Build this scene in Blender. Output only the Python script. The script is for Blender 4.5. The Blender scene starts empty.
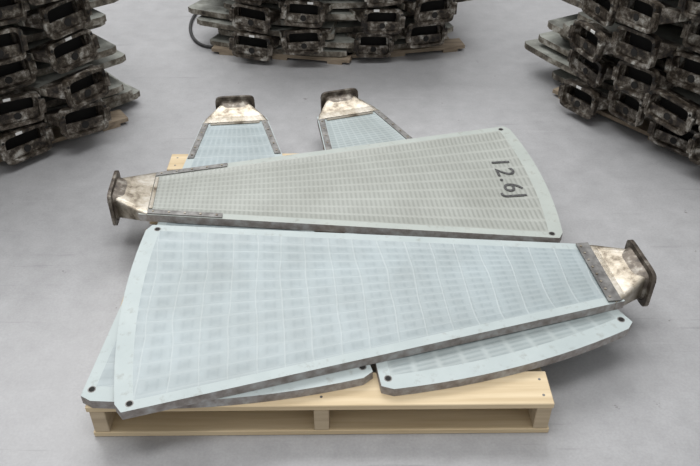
import bpy, bmesh, math, random
from mathutils import Matrix, Vector
random.seed(7)
scene=bpy.context.scene
scene.view_settings.view_transform='Standard'
COL=scene.collection

# ---------------------------------------------------------------- materials
def new_mat(name):
    m=bpy.data.materials.new(name); m.use_nodes=True
    nt=m.node_tree; b=nt.nodes['Principled BSDF']
    return m,nt,b
def N(nt,t,**k):
    n=nt.nodes.new(t)
    for a,v in k.items(): setattr(n,a,v)
    return n
def math_n(nt,op,a,b=None,c=None):
    n=N(nt,'ShaderNodeMath',operation=op)
    for i,v in enumerate((a,b,c)):
        if v is None: continue
        if isinstance(v,(int,float)): n.inputs[i].default_value=v
        else: nt.links.new(v,n.inputs[i])
    return n.outputs[0]
def noise(nt,scale,detail=4,rough=.55,vec=None):
    n=N(nt,'ShaderNodeTexNoise'); n.inputs['Scale'].default_value=scale
    n.inputs['Detail'].default_value=detail; n.inputs['Roughness'].default_value=rough
    if vec is None:
        tc=N(nt,'ShaderNodeTexCoord'); vec=tc.outputs['Object']
    nt.links.new(vec,n.inputs['Vector'])
    return n.outputs['Fac']
def ramp(nt,fac,stops):
    r=N(nt,'ShaderNodeValToRGB'); e=r.color_ramp.elements
    while len(e)<len(stops): e.new(.5)
    for i,(p,c) in enumerate(stops):
        e[i].position=p; e[i].color=(c[0],c[1],c[2],1)
    nt.links.new(fac,r.inputs[0]); return r.outputs[0]
def mix(nt,fac,a,b,mode='MIX'):
    n=N(nt,'ShaderNodeMix',data_type='RGBA',blend_type=mode)
    for s,v in ((n.inputs[0],fac),(n.inputs[6],a),(n.inputs[7],b)):
        if isinstance(v,(int,float)): s.default_value=v
        elif isinstance(v,tuple): s.default_value=(v[0],v[1],v[2],1)
        else: nt.links.new(v,s)
    return n.outputs[2]
def bump(nt,b,h,strength=.3,dist=.002):
    n=N(nt,'ShaderNodeBump'); n.inputs['Strength'].default_value=strength
    n.inputs['Distance'].default_value=dist
    nt.links.new(h,n.inputs['Height']); nt.links.new(n.outputs[0],b.inputs['Normal'])
def line(nt,src,freq,w,off=0.0):
    f=math_n(nt,'FRACT',math_n(nt,'ADD',math_n(nt,'MULTIPLY',src,freq),off))
    d=math_n(nt,'ABSOLUTE',math_n(nt,'SUBTRACT',f,.5))
    mr=N(nt,'ShaderNodeMapRange',interpolation_type='SMOOTHSTEP')
    nt.links.new(d,mr.inputs[0]); mr.inputs[1].default_value=.5-w; mr.inputs[2].default_value=.5
    return mr.outputs[0]

def noisy(name,stops,scale,rough=.7,metal=0.,bstr=0.,detail=5,nr=.6):
    m,nt,b=new_mat(name)
    f=noise(nt,scale,detail,nr)
    nt.links.new(ramp(nt,f,stops),b.inputs['Base Color'])
    b.inputs['Roughness'].default_value=rough; b.inputs['Metallic'].default_value=metal
    if bstr: bump(nt,b,f,bstr,.004)
    return m

def mesh_mat(name,base,light,dark,style):
    m,nt,b=new_mat(name)
    uv=N(nt,'ShaderNodeUVMap'); sp=N(nt,'ShaderNodeSeparateXYZ'); nt.links.new(uv.outputs[0],sp.inputs[0])
    U,V=sp.outputs[0],sp.outputs[1]
    big=noise(nt,4,5,.65)
    if style=='grid':
        R=13
        wob=noise(nt,2.5,2)
        U2=math_n(nt,'MULTIPLY_ADD',wob,.05,U)
        V2=math_n(nt,'MULTIPLY_ADD',wob,.03,V)
        lu=line(nt,U2,1/.078,.05); lv=line(nt,V2,R,.12)
        lf=line(nt,V2,R,.5,.5)
        slot=line(nt,U,1/.026,.30)
        lfm=math_n(nt,'GREATER_THAN',lf,.35)
        cell=math_n(nt,'MULTIPLY',lf,line(nt,U2,1/.078,.5,.5))
        dash=math_n(nt,'MULTIPLY',slot,lfm)
        c=mix(nt,math_n(nt,'MULTIPLY',cell,.45),base,dark)
        c=mix(nt,math_n(nt,'MULTIPLY',dash,.24),c,dark)
        c=mix(nt,math_n(nt,'MULTIPLY',lv,.25),c,light)
        c=mix(nt,math_n(nt,'MULTIPLY',lu,.65),c,light)
        h=math_n(nt,'MULTIPLY_ADD',lu,.6,math_n(nt,'MULTIPLY_ADD',lv,.4,math_n(nt,'MULTIPLY',dash,-.35)))
        bs=.45
    else:
        sl=line(nt,U,1/.0165,.42)
        lv=line(nt,V,10,.2)
        inv=math_n(nt,'SUBTRACT',1,lv)
        s=math_n(nt,'MULTIPLY',sl,inv)
        c=mix(nt,math_n(nt,'MULTIPLY',lv,.45),base,light)
        c=mix(nt,math_n(nt,'MULTIPLY',s,.48),c,dark)
        h=math_n(nt,'SUBTRACT',1,s); bs=.45
    c=mix(nt,.8,c,ramp(nt,big,[(.3,(.80,.79,.77)),(.7,(1.10,1.10,1.10))]),'MULTIPLY')
    nt.links.new(c,b.inputs['Base Color']); b.inputs['Roughness'].default_value=.40
    bump(nt,b,h,bs,.0015)
    return m

M_grid=mesh_mat('sector_screen_blue',(.32,.372,.385),(.405,.455,.46),(.22,.265,.28),'grid')
M_slotB=mesh_mat('sector_screen_grey',(.31,.325,.298),(.375,.39,.36),(.20,.21,.19),'slot')
M_slotD=mesh_mat('sector_screen_pale',(.315,.36,.362),(.39,.435,.433),(.21,.248,.255),'slot')
def border(name,c1,c2):
    m,nt,b=new_mat(name)
    f=noise(nt,6,4,.6); g=noise(nt,30,6,.7)
    c=ramp(nt,f,[(.3,c1),(.7,c2)])
    c=mix(nt,.6,c,ramp(nt,g,[(.32,(.66,.61,.57)),(.44,(1,1,1))]),'MULTIPLY')
    nt.links.new(c,b.inputs['Base Color']); b.inputs['Roughness'].default_value=.5
    return m
M_bordA=border('sector_border_pale_blue',(.355,.408,.408),(.42,.473,.47))
M_bordB=border('sector_border_grey_green',(.33,.36,.335),(.39,.42,.39))
M_edge=noisy('sector_edge_dirty',[(.3,(.19,.165,.15)),(.5,(.29,.27,.255)),(.68,(.39,.39,.385))],30,.85,0,.2,3)
M_steel=noisy('neck_steel_worn',[(.36,(.09,.068,.048)),(.48,(.29,.255,.20)),(.7,(.50,.47,.42))],14,.34,.7,.15,9,.72)
M_strap=noisy('strap_steel_dark',[(.35,(.11,.105,.10)),(.65,(.25,.245,.235))],30,.5,.5,.1)
M_dark=noisy('flange_steel_dark',[(.35,(.04,.032,.026)),(.52,(.12,.10,.08)),(.68,(.33,.31,.27))],24,.42,.5,.4,7)
M_hole,_nt,_b=new_mat('hole_black'); _b.inputs['Base Color'].default_value=(.012,.011,.01,1); _b.inputs['Roughness'].default_value=.9
M_paint=noisy('stencil_paint_black',[(.4,(.03,.03,.03)),(.7,(.11,.11,.11))],60,.7)
M_sslab=noisy('stack_slab_top',[(.35,(.12,.12,.105)),(.65,(.33,.34,.305))],9,.8,0,0,7)
M_sedge=noisy('stack_slab_edge',[(.34,(.03,.025,.02)),(.5,(.16,.14,.11)),(.62,(.38,.365,.32))],18,.9,0,.5,9,.7)
M_smetal=noisy('stack_flange_grime',[(.40,(.012,.009,.007)),(.49,(.06,.047,.034)),(.56,(.17,.15,.125)),(.66,(.50,.49,.45))],20,.42,.3,.8,10,.72)
M_rubber=noisy('cable_rubber',[(.4,(.012,.012,.012)),(.6,(.03,.03,.03))],20,.5)
M_tag=noisy('tag_white',[(.3,(.6,.6,.58)),(.7,(.75,.75,.73))],20,.6)

def wood_mat(name,c1,c2):
    m,nt,b=new_mat(name)
    tc=N(nt,'ShaderNodeTexCoord'); mp=N(nt,'ShaderNodeMapping'); nt.links.new(tc.outputs['Object'],mp.inputs[0])
    mp.inputs['Scale'].default_value=(2,45,45)
    f=noise(nt,1.0,5,.6,mp.outputs[0])
    nt.links.new(ramp(nt,f,[(.3,c1),(.7,c2)]),b.inputs['Base Color']); b.inputs['Roughness'].default_value=.75
    return m
M_wood=wood_mat('pallet_pine',(.50,.385,.23),(.67,.55,.365))
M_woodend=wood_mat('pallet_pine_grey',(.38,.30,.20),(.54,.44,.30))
M_oldwood=wood_mat('pallet_wood_old',(.17,.13,.09),(.36,.29,.21))

M_floor,nt,b=new_mat('floor_concrete')
f1=noise(nt,.5,3,.5); f2=noise(nt,11,8,.75); f3=noise(nt,140,2,.5); f4=noise(nt,17,5,.7)
c=ramp(nt,f1,[(.32,(.325,.325,.332)),(.68,(.385,.385,.39))])
c=mix(nt,.8,c,ramp(nt,f2,[(.3,(.82,.82,.82)),(.7,(1.09,1.09,1.09))]),'MULTIPLY')
c=mix(nt,.4,c,ramp(nt,f3,[(.3,(.83,.83,.83)),(.7,(1.1,1.1,1.1))]),'MULTIPLY')
c=mix(nt,.8,c,ramp(nt,f4,[(.29,(.45,.43,.40)),(.32,(1,1,1))]),'MULTIPLY')
tc=N(nt,'ShaderNodeTexCoord')
for rot,sc in ((.7,30),(-1.1,22),(1.4,38)):
    mp=N(nt,'ShaderNodeMapping'); nt.links.new(tc.outputs['Object'],mp.inputs[0])
    mp.inputs['Scale'].default_value=(1.3,sc,1); mp.inputs['Rotation'].default_value=(0,0,rot)
    f5=noise(nt,1,4,.6,mp.outputs[0])
    c=mix(nt,.6,c,ramp(nt,f5,[(.29,(.72,.72,.72)),(.34,(1,1,1)),(.68,(1,1,1)),(.74,(1.15,1.15,1.15))]),'MULTIPLY')
nt.links.new(c,b.inputs['Base Color'])
nt.links.new(math_n(nt,'MULTIPLY_ADD',f2,.2,.30),b.inputs['Roughness'])
bump(nt,b,f2,.04,.003)
M_wall=noisy('wall_paint_grey',[(.3,(.50,.50,.50)),(.7,(.56,.56,.56))],2,.8)

# ---------------------------------------------------------------- mesh helpers
L=1.42; HW0=.13; HW1=.382; T=.028; BULGE=.035; NECK=.105
def obj_from(bm,name,mats,parent=None,smooth=None):
    me=bpy.data.meshes.new(name); bm.normal_update(); bm.to_mesh(me); bm.free()
    for m in mats: me.materials.append(m)
    o=bpy.data.objects.new(name,me); COL.objects.link(o)
    if parent: o.parent=parent
    return o
def add_box(bm,M,x0,x1,y0,y1,z0,z1,mi=0,bev=0):
    vs=[bm.verts.new(M@Vector((x,y,z))) for z in (z0,z1) for y in (y0,y1) for x in (x0,x1)]
    q=[(0,2,3,1),(4,5,7,6),(0,1,5,4),(2,6,7,3),(0,4,6,2),(1,3,7,5)]
    fs=[bm.faces.new([vs[i] for i in f]) for f in q]
    for f in fs: f.material_index=mi
    return fs
def hw(s): return HW0+(HW1-HW0)*s

def add_panel(bm,M,nu=26,nv=10,mi_b=0,mi_i=1,mi_e=2):
    uvl=bm.loops.layers.uv.verify()
    bu=.045/L
    S=[0,.02]+[.02+(1-bu-.02)*i/nu for i in range(1,nu+1)]+[1-bu*.5,1]
    bw=.03
    def row(s,z,inner=0):
        h=hw(s); ts=[-h]+[-(h-bw)+2*(h-bw)*j/nv for j in range(nv+1)]+[h]
        out=[]
        for j,y in enumerate(ts):
            t=y/h
            x=s*L+BULGE*(1-t*t)*s**4
            yy=y
            if s==1 and abs(t)>.999: x-=.014; yy=y*.993
            dz=0
            if inner and 0<j-1<nv: dz=-.003
            out.append((bm.verts.new(M@Vector((x,yy,z+dz))),(x,(j-1)/nv)))
        return out
    top=[row(s,T,1 if 1<i<len(S)-3 else 0) for i,s in enumerate(S)]
    bot=[row(s,0) for s in S]
    nS=len(S); nT=len(top[0])
    for i in range(nS-1):
        for j in range(nT-1):
            q=[top[i][j],top[i+1][j],top[i+1][j+1],top[i][j+1]]
            f=bm.faces.new([a[0] for a in q]); 
            f.material_index= mi_i if (0<i<nS-3 and 0<j<nT-2) else mi_b
            for l,a in zip(f.loops,q): l[uvl].uv=a[1]
            q=[bot[i][j],bot[i][j+1],bot[i+1][j+1],bot[i+1][j]]
            f=bm.faces.new([a[0] for a in q]); f.material_index=mi_b
    def side(a,b_):
        for k in range(len(a)-1):
            f=bm.faces.new([a[k],b_[k],b_[k+1],a[k+1]]); f.material_index=mi_e
    side([r[0][0] for r in top],[r[0][0] for r in bot])
    side([r[-1][0] for r in bot],[r[-1][0] for r in top])
    side([v[0] for v in bot[0]],[v[0] for v in top[0]])
    side([v[0] for v in top[-1]],[v[0] for v in bot[-1]])

def loop(bm,M,x,w,h,zc,n=32,p=.28,yc=0):
    vs=[]
    for k in range(n):
        a=2*math.pi*(k+.5)/n; c,s=math.cos(a),math.sin(a)
        y=yc+w/2*math.copysign(abs(c)**p,c); z=zc+h/2*math.copysign(abs(s)**p,s)
        vs.append(bm.verts.new(M@Vector((x,y,z))))
    return vs
def bridge(bm,a,b,mi,smooth=False):
    n=len(a)
    for k in range(n):
        f=bm.faces.new([a[k],a[(k+1)%n],b[(k+1)%n],b[k]]); f.material_index=mi; f.smooth=smooth
def add_cyl(bm,M,r,z0,z1,mi,n=12):
    a=[bm.verts.new(M@Vector((r*math.cos(2*math.pi*k/n),r*math.sin(2*math.pi*k/n),z0))) for k in range(n)]
    b=[bm.verts.new(M@Vector((r*math.cos(2*math.pi*k/n),r*math.sin(2*math.pi*k/n),z1))) for k in range(n)]
    bridge(bm,a,b,mi)
    f=bm.faces.new(b); f.material_index=mi
    f=bm.faces.new(a[::-1]); f.material_index=mi

FW,FH=.185,.135
def add_neck(bm,M,mi_n,mi_f,mi_h,fw=FW,fh=FH,n=32,ears=True,depth=.012):
    zc=T/2; xf=-NECK; t=depth
    l0=loop(bm,M,.03,2*HW0+.012,T+.010,zc,n,.2)
    l1=loop(bm,M,-.005,2*HW0-.02,T+.02,zc,n,.2)
    l2=loop(bm,M,xf+t,fw-.05,fh-.045,zc,n,.25)
    bridge(bm,l0,l1,mi_n); bridge(bm,l1,l2,mi_n)
    f=bm.faces.new(l0); f.material_index=mi_n
    o0=loop(bm,M,xf+t,fw,fh,zc,n); o1=loop(bm,M,xf,fw,fh,zc,n)
    i1=loop(bm,M,xf,fw*.87,fh*.80,zc,n,.3); i2=loop(bm,M,xf+.07,fw*.80 if t>.02 else fw*.6,fh*.66 if t>.02 else fh*.42,zc,n,.3)
    bridge(bm,l2,o0,mi_f); bridge(bm,o0,o1,mi_f); bridge(bm,o1,i1,mi_f); bridge(bm,i1,i2,mi_f)
    f=bm.faces.new(i2[::-1]); f.material_index=mi_h
    zt=zc-fh*.02; wb=.42
    if t<=.02: wb=.36; 
    add_box(bm,M,xf+.012,xf+.018,-fw*wb,fw*wb,zc-fh*.36,zt,mi_f)
    R=M@Matrix.Translation((xf+.015,0,zc-fh*.18))@Matrix.Rotation(math.radians(-90),4,'Y')
    add_cyl(bm,R,fh*.12,-.002,.005,mi_h,12)
    for sy in (-1,1):
        R=M@Matrix.Translation((xf,sy*fw*.465,zc+fh*.30))@Matrix.Rotation(math.radians(-90),4,'Y')
        add_cyl(bm,R,.006,-.002,.001,mi_h,10)
        if ears: add_box(bm,M,xf-.004,xf+.010,min(sy*fw*.47,sy*fw*.56),max(sy*fw*.47,sy*fw*.56),zc-fh*.22,zc+fh*.22,mi_f)

def edge_strip(bm,M,sx,x0,x1,w,z0,z1,mi,inset=.004):
    vs=[]
    for x in (x0,x1):
        h=hw(x/L)-inset
        for y in (h,h-w):
            for z in (z0,z1): vs.append(bm.verts.new(M@Vector((x,sx*y,z))))
    q=[(0,1,5,4),(2,6,7,3),(1,3,7,5),(0,4,6,2),(0,2,3,1),(4,5,7,6)]
    for f in q:
        fc=bm.faces.new([vs[i] for i in f]); fc.material_index=mi

def make_sector(name,wide,flange,z,m_b,m_i,cross=False,straps=True,scale=1,ys=1,fw=FW):
    e=bpy.data.objects.new(name,None); COL.objects.link(e)
    d=Vector((wide[0]-flange[0],wide[1]-flange[1])); a=math.atan2(d.y,d.x)
    d.normalize()
    e.location=(wide[0]-d.x*L*scale,wide[1]-d.y*L*scale,z); e.rotation_euler=(0,0,a); e.scale=(scale,scale*ys,1)
    I=Matrix.Identity(4)
    bm=bmesh.new(); add_panel(bm,I,28,12)
    bmesh.ops.recalc_face_normals(bm,faces=bm.faces)
    p=obj_from(bm,'filter_panel',[m_b,m_i,M_edge],e)
    bm=bmesh.new(); add_neck(bm,I,0,1,2,fw=fw,ears=False)
    bmesh.ops.recalc_face_normals(bm,faces=bm.faces)
    obj_from(bm,'neck_and_flange',[M_steel,M_dark,M_hole],e)
    bm=bmesh.new()
    for sx in (-1,1):
        add_cyl(bm,Matrix.Translation((L-.032,sx*(HW1-.028),0)),.008,T-.001,T+.0008,1)
        add_cyl(bm,Matrix.Translation((L-.032,sx*(HW1-.028),0)),.011,T-.001,T+.0003,0)
    obj_from(bm,'corner_holes',[M_strap,M_hole],e)
    bm=bmesh.new()
    if straps:
        for sx in (-1,1):
            edge_strip(bm,I,sx,.03,.29,.024,T,T+.004,0)
            for k in range(5):
                x=.05+k*.055
                add_cyl(bm,Matrix.Translation((x,sx*(hw(x/L)-.016),0)),.004,T+.003,T+.006,1,8)
        add_box(bm,I,.032,.044,-HW0+.03,HW0-.03,T,T+.003,1)
    if cross:
        add_box(bm,I,.012,.052,-HW0-.002,HW0+.002,T+.004,T+.008,0)
        for k in range(8):
            add_cyl(bm,Matrix.Translation((.042,-.115+k*.033,0)),.004,T+.007,T+.010,1,8)
    obj_from(bm,'rivet_straps',[M_strap,M_steel],e)
    return e

A=make_sector('disc_filter_sector',(-.625,1.607),(.890,1.772),.1485,M_bordA,M_grid,cross=True,straps=False,scale=1.0,ys=1.04)
B=make_sector('disc_filter_sector',(.662,2.30),(-.827,2.18),.1485,M_bordB,M_slotB,scale=.98)
C=make_sector('disc_filter_sector',(-.316,1.322),(-.490,2.89),.12,M_bordA,M_grid,scale=1.035,ys=.97,fw=.165)
D=make_sector('disc_filter_sector',(.452,1.434),(-.038,2.919),.12,M_bordA,M_slotD,scale=1.045,ys=.97,fw=.165)

cu=bpy.data.curves.new('stencil_number','FONT'); cu.body='12.6J'; cu.size=.10; cu.extrude=.0003
cu.align_x='CENTER'; cu.align_y='CENTER'; cu.space_character=1.15
cu.materials.append(M_paint)
t=bpy.data.objects.new('stencil_number',cu); COL.objects.link(t); t.parent=B
t.location=(1.325,.0,T-.0005); t.rotation_euler=(0,0,-math.pi/2+.03); t.scale=(1.2,1,1)

# ---------------------------------------------------------------- pallet
e=bpy.data.objects.new('wooden_pallet',None); COL.objects.link(e)
e.location=(-.082,1.92,0); e.rotation_euler=(0,0,math.radians(.6))
W,Dp=1.222,1.27
I=Matrix.Identity(4)
def part(name,boxes,mat):
    bm=bmesh.new()
    for b_ in boxes: add_box(bm,I,*b_)
    o=obj_from(bm,name,[mat],e)
    m=o.modifiers.new('bev','BEVEL'); m.width=.002; m.segments=1
    return o
nb=8; bwid=.115; gap=(Dp-nb*bwid)/(nb-1)
part('deck_boards',[(-W/2+random.uniform(-.003,.003),W/2+random.uniform(-.003,.003),-Dp/2+i*(bwid+gap),-Dp/2+i*(bwid+gap)+bwid,.101,.12) for i in range(nb)],M_wood)
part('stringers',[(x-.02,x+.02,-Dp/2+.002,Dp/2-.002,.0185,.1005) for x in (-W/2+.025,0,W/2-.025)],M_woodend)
part('bottom_boards',[(-W/2,W/2,y-.055,y+.055,0,.018) for y in (-Dp/2+.056,-.2,.2,Dp/2-.056)],M_wood)
bm=bmesh.new()
for i in range(nb):
    for x in (-W/2+.025,0,W/2-.025):
        for dy in (.03,.085):
            add_cyl(bm,Matrix.Translation((x,-Dp/2+i*(bwid+gap)+dy,0)),.004,.119,.1205,0,8)
obj_from(bm,'nail_heads',[M_strap],e)

# ---------------------------------------------------------------- background stacks
def make_stack(name,p0,p1,ncol,layers,seed=1,nslab=3,turn=0.0,out=0.0,fwid=.205,spread=.07,jit=.05):
    rnd=random.Random(seed)
    p0=Vector(p0); p1=Vector(p1); d=(p1-p0); ln=d.length; d.normalize()
    nrm=Vector((-d.y,d.x))
    if nrm.y<0: nrm=-nrm
    ang=math.atan2(nrm.y,nrm.x)
    side=Vector((-nrm.y,nrm.x)); sgn=1 if side.dot(d)>0 else -1
    bm=bmesh.new()
    pitch=FH+.008
    for j in range(layers):
        for c in range(ncol):
            u=(c+.5)/ncol*ln
            pos=p0+d*(u+rnd.uniform(-.02,.02))+nrm*(NECK+rnd.uniform(-.06,.05)-.02)
            z=FH/2-T/2+.034+j*pitch+(c%2)*.05
            fan=-sgn*((c+.5)/ncol-.5)*ln*.75/L
            M=Matrix.Translation((pos.x,pos.y,z))@Matrix.Rotation(ang+fan*.8+turn+rnd.uniform(-.13,.13),4,'Z')@Matrix.Rotation(rnd.uniform(-.09,.09),4,'X')
            add_panel(bm,M,4,2)
            add_neck(bm,M,3,3,4,fwid*rnd.uniform(.88,1.03),FH*rnd.uniform(.9,1),28,True,.03)
            if rnd.random()<.2:
                y=rnd.uniform(-.06,.03)
                add_box(bm,M,-NECK-.002,-NECK+.001,y,y+.028,T/2+FH*.40,T/2+FH*.48,6)
        for k in range(nslab):
            u=ln*.5+out+(spread if k%2 else -spread)+rnd.uniform(-jit,jit)
            pos=p0+d*u+nrm*(L+.18+rnd.uniform(-.05,.06))
            z=.034+j*pitch+k*pitch/nslab+rnd.uniform(-.003,.003)
            M=Matrix.Translation((pos.x,pos.y,z))@Matrix.Rotation(ang+math.pi+rnd.uniform(-.1,.1),4,'Z')@Matrix.Rotation(rnd.uniform(-.02,.02),4,'X')
            add_panel(bm,M,4,4)
            if k==0: add_neck(bm,M,3,3,4,FW,FH*.8,16)
    Mb=Matrix.Translation((p0.x+d.x*ln/2,p0.y+d.y*ln/2,0))@Matrix.Rotation(ang,4,'Z')
    for x in (.10,.38,.66,.95,1.24):
        add_box(bm,Mb,x,x+.10,-ln/2-.12,ln/2+.12,.014,.032,5)
    for y in (-ln/2-.08,-.04,ln/2):
        add_box(bm,Mb,.10,1.34,y,y+.08,0,.0138,5)
    bmesh.ops.recalc_face_normals(bm,faces=bm.faces)
    return obj_from(bm,name,[M_sslab,M_sslab,M_sedge,M_smetal,M_hole,M_oldwood,M_tag])
make_stack('stacked_used_filter_sectors',(-1.80,2.32),(-1.04,2.86),4,6,seed=3,turn=.08,out=.27,spread=.05,jit=.08)
make_stack('stacked_used_filter_sectors',(-.64,3.66),(-.14,3.56),2,5,seed=5,out=.06,spread=.03)
make_stack('stacked_used_filter_sectors',(.03,3.60),(.52,3.70),2,5,seed=8,out=-.06,spread=.03)
make_stack('stacked_used_filter_sectors',(.97,3.14),(1.53,2.42),4,6,seed=11,turn=-.08,out=-.29,spread=.05,jit=.08)

# black cable on the floor beside the far stack
cc=bpy.data.curves.new('black_cable','CURVE'); cc.dimensions='3D'; cc.bevel_depth=.009; cc.bevel_resolution=3
sp=cc.splines.new('NURBS'); pts=[(-.62,4.75),(-.86,4.65),(-.93,4.35),(-.92,4.12),(-.86,3.93),(-.76,3.82),(-.62,3.86),(-.50,3.98)]
sp.points.add(len(pts)-1)
for p,(x,y) in zip(sp.points,pts): p.co=(x,y,.009,1)
sp.use_endpoint_u=True; sp.order_u=4; cc.materials.append(M_rubber)
co_=bpy.data.objects.new('black_cable',cc); COL.objects.link(co_)

# ---------------------------------------------------------------- room
bm=bmesh.new(); add_box(bm,I,-9,9,-5,12,-.1,0); obj_from(bm,'floor',[M_floor])
bm=bmesh.new(); add_box(bm,I,-9,9,12,12.15,0,5); obj_from(bm,'wall_back',[M_wall])
bm=bmesh.new(); add_box(bm,I,-9.15,-9,-5,12,0,5); obj_from(bm,'wall_left',[M_wall])
bm=bmesh.new(); add_box(bm,I,9,9.15,-5,12,0,5); obj_from(bm,'wall_right',[M_wall])

# ---------------------------------------------------------------- light
w=bpy.data.worlds.new('hall_ambient'); scene.world=w; w.use_nodes=True
bg=w.node_tree.nodes['Background']; bg.inputs[0].default_value=(.99,.99,1,1); bg.inputs[1].default_value=.66
def area(name,loc,rot,sx,sy,p,col=(1,1,1)):
    l=bpy.data.lights.new(name,'AREA'); l.shape='RECTANGLE'; l.size=sx; l.size_y=sy; l.energy=p; l.color=col
    o=bpy.data.objects.new(name,l); COL.objects.link(o); o.location=loc; o.rotation_euler=rot
area('ceiling_light',(-1.5,6,5.5),(math.radians(-15),0,0),6,3,350)
area('ceiling_light',(-.5,1.2,5.5),(math.radians(4),0,0),4,1.2,150)

# ---------------------------------------------------------------- camera
cam=bpy.data.cameras.new('camera'); co=bpy.data.objects.new('camera',cam); COL.objects.link(co)
co.location=(0,0,1.65); co.rotation_euler=(math.radians(53),0,0); cam.sensor_width=36; cam.lens=36*750/700
scene.camera=co
